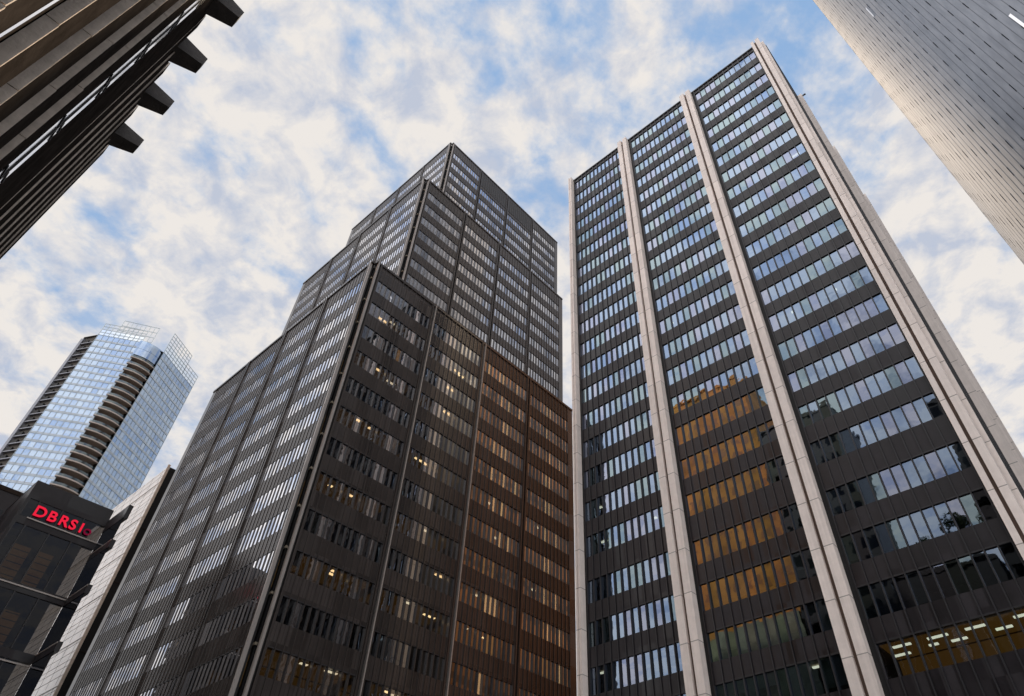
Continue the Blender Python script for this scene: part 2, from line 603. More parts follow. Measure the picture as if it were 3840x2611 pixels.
# ------------------------------------------------------------------ B: dark tower with pale stone piers
def build_pier_tower():
    X, Y0, Y1, H = 48.0, 1.2, 38.82, 105.1
    RC = 0.8
    root = thing('pier_tower', 'dark glass office tower striped by pale stone double piers, right of centre', 'office tower', (X + 20, 20, 0))
    front = Face(X + RC, 0, 0, 1, -1, 0)          # u = y
    side = Face(0, 1.5, 1, 0, 0, -1)           # u = x
    k = 48.8 / 48.0
    rows = []
    for n in range(18):
        c = 84.77 - 3.285 * n
        rows.append(c)
    rows += [25.04, 21.73, 18.42, 15.2]
    rows = [1.7 + (1.7 + (c - 1.7) * 1.2 - 1.7) * k for c in rows]
    hw = 1.13
    bays = [(3.05, 13.98), (15.78, 26.42), (28.16, 38.26)]
    wins_b = [(3.2, 13.55), (15.95, 26.05), (28.3, 38.0)]
    sbays = [(X + 1.7, X + 12.2), (X + 13.8, X + 24.2), (X + 25.8, X + 36.6)]
    # lit panes (row, bay) -> fixtures (u, depth, length)
    lit = {(7, 0): [(4.0, 1.0, 1.6)], (10, 0): [(11.6, 0.9, 1.5)], (13, 0): [(4.6, 0.8, 0.7), (6.6, .8, .7), (8.6, .8, .7), (10.8, .8, .6)],
           (6, 0): [(12.3, 1.2, .5)], (11, 1): [(24.7, 1.0, .4)], (17, 1): [(25.1, 1.0, .8)], (16, 2): [(33.0, .6, 1.0), (37.0, 1.5, .6)],
           (18, 1): [(16.4, .8, .6)], (17, 2): [(36.6, 1.6, .8), (30.2, 1.2, .5)], (19, 2): [(37.0, 1.4, .5)], (20, 2): [(37.2, 1.2, .9)],
           (21, 2): [(37.1, 1.0, 1.1)]}
    wins = []
    wall = MB()
    # spandrel bands + side strips
    for fi, (face, bs, ws) in enumerate(((front, bays, wins_b), (side, sbays, [(a + .15, b - .15) for a, b in sbays]))):
        for bi, ((b0, b1), (w0, w1)) in enumerate(zip(bs, ws)):
            edges = [H * 1.0 - 0.1] + [z for r in rows for z in (r + hw, r - hw)] + [9.0]
            for i in range(0, len(edges), 2):
                face.box(wall, w0, w1, -0.35, 0.0, edges[i + 1], edges[i], 'charcoal')
                zm = edges[i + 1] + 0.12
                face.box(wall, w0, w1, 0.0, 0.03, edges[i + 1], zm, 'dark_mullion')
            face.box(wall, b0, w0, -0.35, 0.02, 9.0, H - .1, 'black')
            face.box(wall, w1, b1, -0.35, 0.02, 9.0, H - .1, 'black')
            for ri, r in enumerate(rows):
                L = []
                ln, gl = 'lamp_w', None
                if fi == 0:
                    L = list(lit.get((ri, bi), []))
                if ri == 21 and bi in (0, 1) and fi == 0:
                    ln = 'lamp_w'
                    if bi == 0:
                        L = [(3.9, 1.0, 1.3), (5.6, 2.3, 1.0), (6.9, 1.0, 1.2), (8.4, 2.4, 1.0), (9.2, 1.0, 1.3), (10.2, 2.2, .6), (11.6, 1.0, 1.2), (12.2, 2.6, 1.1)]
                    else:
                        L = [(16.3, 2.0, .6), (17.6, 1.0, 1.0)]
                    gl = 'amber_row' if bi == 0 else None
                bp = 0.62
                bm = ['blind_a', 'blind_a', 'blind_b', 'blind_c', 'blind_c']
                if bi == 1 and ri >= 17:
                    bp, bm = 0.8, ['blind_a', 'blind_b']
                if ri >= 18 and bi == 0:
                    bp = 0.15 if ri != 18 else .5
                if ri == 21 and bi == 0:
                    bp = 0.0
                wm = window(face, w0, w1, r - hw, r + hw, 12, ('glass_b', 'glass_b', 'glass_b2', 'glass_b3'), 0.0024, bp, bm, L, ln, glow=gl)
                wins.append(dict(rect=(face, w0, w1, r - hw, r + hw), mesh=wm, hid=fi == 1))
            # mullions
            for i in range(13):
                u = w0 + (w1 - w0) * i / 12
                if fi == 0:
                    mb = MB()
                    face.box(mb, u - 0.045, u + 0.045, -0.3, 0.11, 9.0, H - 0.15, 'dark_mullion')
                    part('mullion', mb, root)
                else:
                    face.box(wall, u - 0.045, u + 0.045, -0.3, 0.11, 9.0, H - 0.15, 'dark_mullion')
            # parapet cap
            face.box(wall, b0, b1, -0.5, 0.16, H - 0.1, H + 0.15, 'dark_mullion')
    part('wall', wall, root)
    emit_windows(root, wins, 66)
    # floors, core
    core = MB()
    core.box(X + 5.2, X + 33, Y0 + 5.2, Y1 - 4.8, 0, H - 1, 'core')
    for r in rows:
        core.box(X + RC + 0.36, X + 37.0, Y0 + RC + 0.36, Y1 - 1.0, r + hw + 0.02, r + hw + 0.25, 'ceiling')
    core.box(X + RC + 0.36, X + 37.0, Y0 + RC + 0.36, Y1 - 1.0, rows[-1] - hw - 0.6, rows[-1] - hw - .02, 'core')
    part('floor_slabs', core, root)
    # far walls of stone, closed
    bw = MB()
    bw.box(X + 8.0, X + 37.4, Y1 - 0.9, Y1 - 0.1, 0, H, 'end_brick')
    bw.box(X + RC + 0.4, X + 8.0, Y1 - 0.9, Y1 - 0.13, 0, H, 'charcoal')
    bw.box(X + 37.0, X + 37.6, Y0 + 1, Y1, 0, H, 'stone')
    part('end_wall', bw, root)
    rf = MB()
    rf.box(X + RC + 0.4, X + 37.2, Y0 + RC + 0.4, Y1 - 0.9, H - 0.9, H - 0.5, 'roof')
    rf.box(X + 11, X + 28, 11, 27, H - 0.5, H + 4, 'charcoal')
    part('roof', rf, root)
    lb = MB()
    lb.box(X + RC + .1, X + 37, Y0 + RC + .1, Y1 - 1, 0, 9.0, 'glass_f')
    lb.box(X + RC + 1.5, X + 36, Y0 + RC + 1.5, Y1 - 2, 0, 8.9, 'core')
    part('lobby', lb, root)

    # piers: two stone strips and a dark groove
    def pier(face, u0, u1, out=RC):
        mb = MB()
        g = 0.32
        mid = (u0 + u1) / 2
        top = H + 0.2
        n1 = out
        face.box(mb, u0, mid - g / 2, -0.5, n1, 0, top, 'stone')
        face.box(mb, mid + g / 2, u1, -0.5, n1, 0, top, 'stone')
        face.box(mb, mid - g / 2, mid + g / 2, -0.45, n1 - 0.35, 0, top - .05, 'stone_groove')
        part('pier', mb, root)
    pier(front, 13.98, 15.78)
    pier(front, 26.42, 28.16)
    pier(side, X + 12.2, X + 13.8, 0.78)
    pier(side, X + 24.2, X + 25.8, 0.98)
    pier(side, X + 36.6, X + 38.2, 1.2)
    # far corner pier, one strip and a return
    mb = MB()
    front.box(mb, 38.26, 38.54, -0.5, RC, 0, H + .35, 'stone')
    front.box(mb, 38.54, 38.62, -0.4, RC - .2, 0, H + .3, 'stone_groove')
    front.box(mb, 38.62, 38.86, -1.2, RC, 0, H + .35, 'stone')
    part('pier', mb, root)
    # near corner pier wraps the corner with a notch
    mb = MB()
    mb.box(X, X + 1.3, 2.62, 3.05, 0, H + .2, 'stone')
    mb.box(X + .35, X + 1.3, 2.36, 2.62, 0, H + .15, 'stone_groove')
    mb.box(X, X + 0.72, 1.78, 2.36, 0, H + .2, 'stone')
    mb.box(X + 0.72, X + 0.94, 1.95, 2.36, 0, H + .15, 'stone_groove')
    mb.box(X + 0.94, X + 1.7, 1.42, 2.36, 0, H + .2, 'stone')
    part('pier', mb, root)
    # small hoist arm on the parapet
    mb = MB()
    mb.box(X + 13.2, X + 13.4, 0.2, 2.6, H + 1.1, H + 1.3, 'dark_mullion')
    mb.box(X + 13.2, X + 13.4, 2.4, 2.6, H, H + 1.3, 'dark_mullion')
    part('hoist_arm', mb, root)
    return root


build_pier_tower()


# ------------------------------------------------------------------ A: stepped bronze tower, three blocks
def build_stepped_tower():
    root = thing('stepped_tower', 'dark bronze office tower in three stepped blocks with ribbon windows, centre left', 'office tower', (50, 80, 0))
    S = 40.0
    tiers = [  # x0, y0, roof, first window head below roof, pitch, rows, z cut
        (24.7, 52.5, 70.6, 2.9, 4.15, 16, 0.0),
        (34.15, 62.4, 113.8, 3.2, 4.06, 12, 69.0),
        (43.75, 72.2, 153.7, 3.6, 4.25, 12, 100.0)]
    wins = []
    for ti, (x0, y0, H, head, pitch, nr, zb) in enumerate(tiers):
        left = Face(x0, y0, 0, 1, -1, 0)
        right = Face(x0, y0, 1, 0, 0, -1)
        wall = MB()
        trim = MB()
        for fi, face in enumerate((left, right)):
            cols = [0.95, 10.35, 20.0, 29.65, 39.05]
            for bi in range(4):
                b0, b1 = cols[bi] + (0.45 if bi else 0.25), cols[bi + 1] - (0.45 if bi < 3 else .25)
                zt = [H]
                louv = ti == 2 and fi == 1 and bi in (1, 2)
                for r in range(nr):
                    t = H - head - r * pitch
                    if t - 2.1 < zb + .5:
                        break
                    if louv and r == 0:
                        continue
                    zt += [t, t - 2.1]
                zt.append(zb)
                for i in range(0, len(zt), 2):
                    face.box(wall, b0, b1, -0.35, 0.0, zt[i + 1], zt[i], 'bronze')
                    if i < len(zt) - 2:
                        face.box(wall, b0, b1, 0.0, 0.02, zt[i + 1], zt[i + 1] + .10, 'dark_mullion')
                    else:
                        pass
                if louv:
                    face.box(wall, b0, b1, 0.0, 0.06, H - 6.6, H - 0.9, 'louvre')
                for i in range(1, len(zt) - 1, 2):
                    t, b = zt[i], zt[i + 1]
                    L = []
                    bp, bm = 0.35, ['blind_a', 'blind_b', 'blind_c']
                    if fi == 0:
                        bp = 0.7
                        bm = ['blind_a', 'blind_b']
                    lamp = ('lamp_a', 'lamp_a', 'lamp_b')
                    LP_ = []
                    if ti == 0 and fi == 1:
                        bp = 0.10
                        bm = ['blind_a', 'blind_a', 'blind_b', 'blind_c']
                        row = (i - 1) // 2
                        q = random.random()
                        nl = 0
                        if bi < 2:
                            if row % 2 == 1:
                                nl = 2 if q < 0.85 else 1
                            elif q < 0.22:
                                nl = 1
                        elif bi == 2 and q < 0.6:
                            nl = 1 if q < .4 else 2
                        elif q < 0.15:
                            nl = 1
                        for _ in range(nl):
                            L.append((random.uniform(b0 + .6, b1 - 2.0), random.uniform(0.4, 1.4), random.choice((0.45, 0.7, 1.2, 1.5))))
                        if bi == 3:
                            LP_ = [q_ for q_ in (5, 6) if random.random() < .9] + [q_ for q_ in (8, 9) if random.random() < .18]
                        elif bi == 2:
                            LP_ = [q_ for q_ in (4, 5, 6, 7) if random.random() < .5] + [q_ for q_ in (1, 9, 10) if random.random() < .15]
                        elif random.random() < .12:
                            LP_ = [random.randint(2, 9)]
                        if bi >= 2:
                            bm = ['blind_b', 'blind_b', 'blind_a']
                            bp = .25
                    wm = window(face, b0, b1, b, t, 12, ('glass_a', 'glass_a', 'glass_a2'), 0.0022 if fi == 0 else 0.005, bp, bm, L, lamp, glow='amber_a' if len(L) > 1 else None, gn=-0.02 if fi == 0 else -0.08, lit_panes=LP_)
                    wins.append(dict(rect=(face, b0, b1, b, t), mesh=wm))
                # ribs
                for i in range(13):
                    u = b0 + (b1 - b0) * i / 12
                    fd = 0.06 if fi == 0 else 0.12
                    face.box(wall, u - 0.045, u + 0.045, -0.25, fd, zb, H - 0.25, 'bronze_fin')
                    if i < 12:
                        um = u + (b1 - b0) / 24
                        for j in range(0, len(zt), 2):
                            face.box(wall, um - 0.02, um + 0.02, 0.0, 0.012 if fi == 0 else 0.03, zt[j + 1] + .15, zt[j] - .02, 'bronze_fin')
            # column strips between bays: two thin fins and a dark slot
            for bi in range(1, 4):
                c = cols[bi]
                face.box(wall, c - 0.45, c + 0.45, -0.35, -0.12, zb, H - .1, 'black')
                for s in (-1, 1):
                    mb = MB()
                    a, b = sorted((c + s * 0.16, c + s * (0.30 if s > 0 else 0.36)))
                    face.box(mb, a, b, -0.12, 0.20, zb, H + 0.05, 'pale_fin' if (fi == 1 and ti == 0 and s > 0 and bi < 3) else 'bronze_fin')
                    part('column_fin', mb, root)
            # corner fins and black notch
            for c, nm in ((0.0, 1), (39.3, 0)):
                if nm:
                    face.box(wall, 0.62, 1.2, -0.35, -0.02, zb, H, 'black')
                    mb = MB()
                    face.box(mb, 0.52, 0.74, -0.1, 0.22, zb, H + .05, 'pale_fin')
                    part('corner_fin', mb, root)
                    mb = MB()
                    face.box(mb, 0.98, 1.12, -0.1, 0.18, zb, H + .05, 'bronze_fin')
                    part('corner_fin', mb, root)
                else:
                    face.box(wall, 38.8, 40.0, -0.35, 0.05, zb, H, 'bronze')
            # parapet
            face.box(trim, 0.3, 40.0, -0.4, 0.16, H - 0.25, H + 0.1, 'bronze_fin')
        # notch faces
        wall.box(x0 + .5, x0 + 0.9, y0 + .5, y0 + .9, zb, H - .1, 'black')
        # floors and core
        fl = MB()
        fl.box(x0 + 4.6, x0 + S - 1, y0 + 4.6, y0 + S - 1, zb, H - 1.5, 'core')
        for r in range(nr):
            t = H - head - r * pitch
            if t - 2.1 < zb + .5:
                break
            fl.box(x0 + .4, x0 + S - .6, y0 + .4, y0 + S - .6, t + .03, t + .25, 'ceiling')
        fl.box(x0 + .4, x0 + S - .3, y0 + .4, y0 + S - .3, H - .8, H - .5, 'roof')
        fl.box(x0 + S - .5, x0 + S, y0, y0 + S, zb, H, 'bronze')
        fl.box(x0, x0 + S - .5, y0 + S - .5, y0 + S, zb, H, 'bronze')
        if ti < 2:
            nb = tiers[ti + 1]
        part('wall', wall, root)
        part('parapet', trim, root)
        part('floor_slabs', fl, root)
    emit_windows(root, wins, 99)
    return root


build_stepped_tower()


# ------------------------------------------------------------------ C: near building on the left, fins and roof beams
def build_fin_building():
    k = 0.6
    XP, H = -2.64, 37.7
    root = thing('finned_building', 'brown concrete block with deep vertical fins and dark roof beams, top left', 'building', (-10, 12, 0))
    body = MB()
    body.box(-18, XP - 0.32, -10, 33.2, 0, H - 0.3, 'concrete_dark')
    part('wall', body, root)
    # deep fins near the camera
    y = 15.83 - 1.95 * 12
    i = 0
    while y < 17:
        f = MB()
        white = abs(y - 15.83) < .1 or abs(y - (15.83 - 1.95 * 4)) < .1
        z = 0.0
        # side panels, one per storey, slightly stepped so the edge is ragged
        d = 0.235
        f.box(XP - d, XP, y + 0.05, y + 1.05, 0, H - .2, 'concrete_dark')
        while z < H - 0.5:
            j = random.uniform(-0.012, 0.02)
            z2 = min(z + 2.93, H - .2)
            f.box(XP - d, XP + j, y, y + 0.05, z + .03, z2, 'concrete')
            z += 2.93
        part('fin', f, root)
        g = MB()
        g.poly([(XP - 0.27, y + 1.95, 0), (XP - 0.27, y + 1.05, 0), (XP - 0.27, y + 1.05, H - .5), (XP - 0.27, y + 1.95, H - .5)][::-1], 'glass_f')
        part('window', g, root)
        y += 1.95
    # pale mirror strip beside the broad dark pier
    for (yy, d) in ((18.32, 0.20),):
        z = 0.0
        while z < H - .4:
            s = MB()
            j = random.uniform(-0.01, 0.015)
            z2 = min(z + 2.93, H - .3)
            s.box(XP - 0.24, XP - 0.008, yy - 1.2 + j * 4, yy - .02, z + 0.12, z2, 'mirror_panel')
            part('polished_panel', s, root)
            br = MB()
            br.box(XP - 0.30, XP + 0.02, yy - 1.25, yy, z + 0.0, z + 0.07, 'black')
            br.box(XP - 0.30, XP + 0.02, yy - .5, yy, z + 0.5, z + 0.56, 'black')
            br.box(XP - 0.30, XP + 0.03, yy - .72, yy - .66, z, z + 2.9, 'black')
            part('panel_bracket', br, root)
            z += 2.93
    for zz in (0,):
        s = MB()
        s.box(XP - 0.27, XP - 0.22, 8.86, 8.9, 0, H, 'mirror_panel')
        s.box(XP - 0.05, XP + .012, 8.80, 8.92, 0, H, 'mirror_panel')
        part('polished_trim', s, root)
    p = MB()
    p.box(XP - 0.5, XP, 18.40, 21.73, 0, H, 'concrete_dark')
    part('pier', p, root)
    # thin fins further on
    for n, yf in enumerate((21.85, 23.72, 25.58, 27.45, 29.3, 31.15, 33.0)):
        f = MB()
        f.box(XP - .6, XP, yf + 0.04, yf + .9, 0, H + (0.5 if n % 2 == 0 else 0), 'concrete_dark')
        f.box(XP - .06, XP + 0.0, yf, yf + .04, 0, H + (0.5 if n % 2 == 0 else 0), 'concrete')
        part('fin', f, root)
    # roof beams
    for n in range(-3, 4):
        yb = 20.28 + 3.6 * n
        if n < -1:
            pass
        b = MB()
        w0, w1 = 0.62, 0.36
        zr, zt = H - 1.35, H - 0.72
        x0, x1 = XP - 0.6, -1.42
        b.hexa([(x0, yb - w0, zr), (x1, yb - w1, zt), (x1, yb + w1, zt), (x0, yb + w0, zr),
                (x0, yb - w0, H + .05), (x1, yb - w1, H + .02), (x1, yb + w1, H + .02), (x0, yb + w0, H + .05)], 'beam')
        part('roof_beam', b, root)
    r = MB()
    r.box(-18, XP - .35, -10, 33.2, H - .3, H, 'roof')
    part('roof', r, root)


build_fin_building()


# ------------------------------------------------------------------ D: round tower, upper right
def build_round_tower():
    L = 110.0
    rad = 36.7
    s = R(-8) - math.asin(rad / L)
    cx, cy = L * math.cos(s), L * math.sin(s)
    H = 300.0
    root = thing('round_tower', 'smooth grey round tower with staggered slits, sunlit along its left edge', 'tower', (cx, cy, 0))
    m, nt2, out = new_mat('round_cladding')
    bs = N(nt2, 'ShaderNodeBsdfPrincipled')
    bs.inputs['Roughness'].default_value = 0.6
    bs.inputs['Specular IOR Level'].default_value = 0.0
    geo = N(nt2, 'ShaderNodeNewGeometry')
    nz = N(nt2, 'ShaderNodeTexNoise')
    nz.inputs['Scale'].default_value = 0.25
    nz.inputs['Detail'].default_value = 5
    mp = N(nt2, 'ShaderNodeVectorMath', operation='MULTIPLY')
    mp.inputs[1].default_value = (5, 5, 0.8)
    nt2.links.new(geo.outputs['Position'], mp.inputs[0])
    nt2.links.new(mp.outputs[0], nz.inputs['Vector'])
    rp = N(nt2, 'ShaderNodeValToRGB')
    rp.color_ramp.elements[0].position = 0.3
    rp.color_ramp.elements[0].color = (0.165, 0.205, 0.27, 1)
    rp.color_ramp.elements[1].position = 0.72
    rp.color_ramp.elements[1].color = (0.28, 0.325, 0.40, 1)
    nt2.links.new(nz.outputs['Fac'], rp.inputs[0])
    nt2.links.new(rp.outputs[0], bs.inputs['Base Color'])
    gl2 = N(nt2, 'ShaderNodeBsdfGlossy')
    gl2.inputs['Color'].default_value = (0.8, 0.78, 0.76, 1)
    gl2.inputs['Roughness'].default_value = 0.72
    mx2 = N(nt2, 'ShaderNodeMixShader')
    mx2.inputs[0].default_value = 0.19
    nt2.links.new(bs.outputs[0], mx2.inputs[1])
    nt2.links.new(gl2.outputs[0], mx2.inputs[2])
    nt2.links.new(mx2.outputs[0], out.inputs[0])
    M['round'] = m
    M['slit'] = solid('dark_slit', (0.02, 0.022, 0.028), 0.9, 0, 0.0)
    M['seam'] = solid('panel_seam', (0.19, 0.205, 0.235), 0.9, 0, 0.0)

    def ring(th, r, z):
        return (cx + r * math.cos(R(th)), cy + r * math.sin(R(th)), z)
    # smooth body
    mb = MB()
    n = 180
    for i in range(n):
        a, b = i * 2.0, (i + 1) * 2.0
        mb.poly([ring(a, rad, 0), ring(b, rad, 0), ring(b, rad, H), ring(a, rad, H)], 'round')
    mb2 = MB()
    mb2.poly([ring(i * 2.0, rad - .02, H - .01) for i in range(n)], 'roof')
    ob = part('cladding', mb, root, smooth=True)
    import bmesh
    bm = bmesh.new()
    bm.from_mesh(ob.data)
    bmesh.ops.remove_doubles(bm, verts=bm.verts, dist=1e-4)
    bm.to_mesh(ob.data)
    bm.free()
    for p_ in ob.data.polygons:
        p_.use_smooth = True
    part('roof', mb2, root)
    # vertical seams standing a few cm proud
    se = MB()
    th = 60.0
    step = 1.72
    ths = []
    while th < 280:
        ths.append(th)
        th += step
    for t in ths:
        w = 0.07
        se.hexa([ring(t - w, rad - .1, 0), ring(t - w, rad + .008, 0), ring(t + w, rad + .008, 0), ring(t + w, rad - .1, 0),
                 ring(t - w, rad - .1, H), ring(t - w, rad + .008, H), ring(t + w, rad + .008, H), ring(t + w, rad - .1, H)], 'seam')
    part('seam', se, root, stuff=True)
    # slit vents, a staggered lattice
    specs = []
    for i, t in enumerate(ths):
        zz = 30 + (i * 5.2) % 13.5
        while zz < H - 3:
            specs.append((t, zz))
            zz += 13.5
    sl = MB()
    for t, zz in specs:
        w = 0.10
        sl.hexa([ring(t - w, rad - .1, zz), ring(t - w, rad + .02, zz), ring(t + w, rad + .02, zz), ring(t + w, rad - .1, zz),
                 ring(t - w, rad - .1, zz + 2.3), ring(t - w, rad + .02, zz + 2.3), ring(t + w, rad + .02, zz + 2.3), ring(t + w, rad - .1, zz + 2.3)], 'slit')
    part('slit_vent', sl, root, stuff=True)
    # a few bright window strips
    for (t0, t1, z0, z1) in ((141.0, 141.6, 93.0, 105.0), (140.6, 141.3, 148, 155), (138.2, 138.8, 156, 160), (117.0, 117.6, 150, 155)):
        w = MB()
        w.hexa([ring(t0, rad - .05, z0), ring(t0, rad + .09, z0), ring(t1, rad + .09, z0), ring(t1, rad - .05, z0),
                ring(t0, rad - .05, z1), ring(t0, rad + .09, z1), ring(t1, rad + .09, z1), ring(t1, rad - .05, z1)], 'mirror_panel')
        part('window', w, root)


build_round_tower()


# ------------------------------------------------------------------ E: distant glass condominium with balconies
def build_condo():
    pts = dict(a=(16.1, 249.0), b=(19.0, 243.5), c=(31.5, 235.2), d=(39.6, 234.0), e=(57.0, 245.0))
    H = 181.0
    ZB = 60.0
    root = thing('glass_condo_tower', 'pale blue glass apartment tower with a central column of curved balconies', 'apartment tower', (38, 260, 0))
    FH = 3.07

    def mkface(p, q):
        d = Vector((q[0] - p[0], q[1] - p[1]))
        L = d.length
        d /= L
        return Face(p[0], p[1], d.x, d.y, d.y, -d.x), L

    # solid inner body
    body = MB()
    ring = [pts['a'], pts['b'], pts['c'], pts['d'], pts['e'], (60, 275), (18.6, 275)]
    for i in range(len(ring)):
        a, b = ring[i], ring[(i + 1) % len(ring)]
        ax, ay = a[0] + (38 - a[0]) * 0.03, a[1] + (262 - a[1]) * 0.03
        bx, by = b[0] + (38 - b[0]) * 0.03, b[1] + (262 - b[1]) * 0.03
        if (i == 2):
            ax, ay, bx, by = 31.8, 238.3, 39.2, 237.6
        body.poly([(ax, ay, 0), (bx, by, 0), (bx, by, H), (ax, ay, H)], 'core')
    body.poly([(p[0], p[1], H - .05) for p in ring], 'roof')
    part('wall', body, root)

    def glass_section(p, q, npan, top, label):
        face, L = mkface(p, q)
        g = MB()
        w = L / npan
        z = top
        while z > ZB:
            for i in range(npan):
                # vision glass and, under it, a pale shadow-box band
                face.quad(g, i * w, (i + 1) * w, z - FH + 0.85, z, 0, 'glass_e', 0.006)
                face.quad(g, i * w, (i + 1) * w, z - FH, z - FH + 0.85, 0, M['sbox'], 0.003)
            z -= FH
        part('glazing', g, root)
        f = MB()
        for i in range(npan + 1):
            face.box(f, i * w - .05, i * w + .05, 0, 0.14, ZB, top, 'steel')
        z = top
        while z > ZB:
            face.box(f, 0, L, 0.01, 0.10, z - .06, z + .06, 'steel')
            z -= FH
        part('window_frame', f, root)
        # back of lower body
        lo = MB()
        face.box(lo, 0, L, -0.5, -0.02, 0, ZB, 'glass_e')
        part('lower_wall', lo, root)
        return face, L
    M['sbox'] = solid('shadow_box_glass', (0.45, 0.52, 0.60), 0.15, 0.0, 1.0, 0.25, 0.25)
    fl, Ll = glass_section(pts['b'], pts['c'], 8, H, 'l')
    fr, Lr = glass_section(pts['d'], pts['e'], 12, H, 'r')
    # roof screens of open steel lattice
    for face, L, segs in ((fl, Ll, [(0, Ll, 6.0)]), (fr, Lr, [(0, Lr * 0.62, 10.5), (Lr * .62, Lr, 6.0)])):
        for u0, u1, h in segs:
            s = MB()
            nseg = max(3, int((u1 - u0) / 1.6))
            for i in range(nseg + 1):
                u = u0 + (u1 - u0) * i / nseg
                face.box(s, u - .09, u + .09, -.1, 0.1, H, H + h, 'steel')
            nz_ = int(h / 1.5)
            for j in range(1, nz_ + 1):
                face.box(s, u0, u1, -.07, .07, H + h * j / nz_ - .15, H + h * j / nz_, 'steel')
            face.quad(s, u0 + .1, u1 - .1, H + .1, H + h * .45, -.02, 'crown_glass')
            part('roof_lattice', s, root)
    # second lattice set back behind the left section
    fb = Face(24, 246, 0.86, -0.5, -0.5, -0.86)
    s = MB()
    for i in range(9):
        fb.box(s, i * 1.6 - .09, i * 1.6 + .09, -.1, .1, H, H + 13.5, 'steel')
    for j in range(1, 6):
        fb.box(s, 0, 12.8, -.07, .07, H + j * 2.7 - .2, H + j * 2.7, 'steel')
    part('roof_lattice', s, root)
    # plain blue head panel over the balconies and the dark left slot of small balconies
    hd = MB()
    cx_, cy_, rr = 35.4, 243.0, 9.2
    a0, a1 = -120.0, -62.0
    nn = 12

    def arc(i, r, z):
        t = R(a0 + (a1 - a0) * i / nn)
        return (cx_ + r * math.cos(t), cy_ + r * math.sin(t), z)
    for i in range(nn):
        for zz0, zz1 in ((H - 6.6, H - 3.4), (H - 3.3, H + 0.5)):
            hd.poly([arc(i, rr, zz0), arc(i + 1, rr, zz0), arc(i + 1, rr, zz1), arc(i, rr, zz1)], 'glass_e')
    hd.poly([arc(i, rr, H - 6.6) for i in range(nn + 1)], 'core')
    part('curved_glazing', hd, root)
    z = H - 8.2
    cnt = 0
    while z > 100:
        b = MB()
        for i in range(nn):
            a, c = i, i + 1
            b.hexa([arc(a, rr - 4.4, z), arc(a, rr, z), arc(c, rr, z), arc(c, rr - 4.4, z),
                    arc(a, rr - 4.4, z + .42), arc(a, rr, z + .42), arc(c, rr, z + .42), arc(c, rr - 4.4, z + .42)], 'slab')
        ob = part('balcony', b, root)
        rl = MB()
        for i in range(nn):
            rl.poly([arc(i, rr - .05, z + .42), arc(i + 1, rr - .05, z + .42), arc(i + 1, rr - .05, z + 1.3), arc(i, rr - .05, z + 1.3)], 'rail')
        part('railing', rl, ob)
        z -= FH
        cnt += 1
    back = MB()
    back.box(31.6, 39.5, 238.4, 239, ZB, H - 6, 'brown_wall')
    part('recess_wall', back, root)
    # left slot
    face, L = mkface(pts['a'], pts['b'])
    sl = MB()
    face.box(sl, 0.9, L, -2.5, -1.2, ZB, H - 2, 'black')
    face.box(sl, -0.6, 0.7, -2.0, 0.25, ZB, H - 1, 'grey_metal')
    part('side_wall', sl, root)
    z = H - 4
    while z > 90:
        b = MB()
        face.box(b, 0.7, L, -1.2, 0.1, z, z + .35, 'grey_metal')
        face.box(b, 0.7, L * .55, -1.0, 0.0, z + .35, z + 1.7, 'black')
        part('small_balcony', b, root)
        z -= FH


M['crown_glass'] = glass('crown_glass', (0.85, 0.93, 1.0), (0.85, 0.9, 0.95), 0.25, 0.4)
M['rail'] = glass('smoked_rail', (0.5, 0.6, 0.65), (0.35, 0.33, 0.3), 0.08, 0.3)
M['brown_wall'] = solid('brown_recess_wall', (0.06, 0.045, 0.035), 0.8)
M['grey_metal'] = solid('grey_metal_panel', (0.24, 0.25, 0.29), 0.4, 0.2)
build_condo()


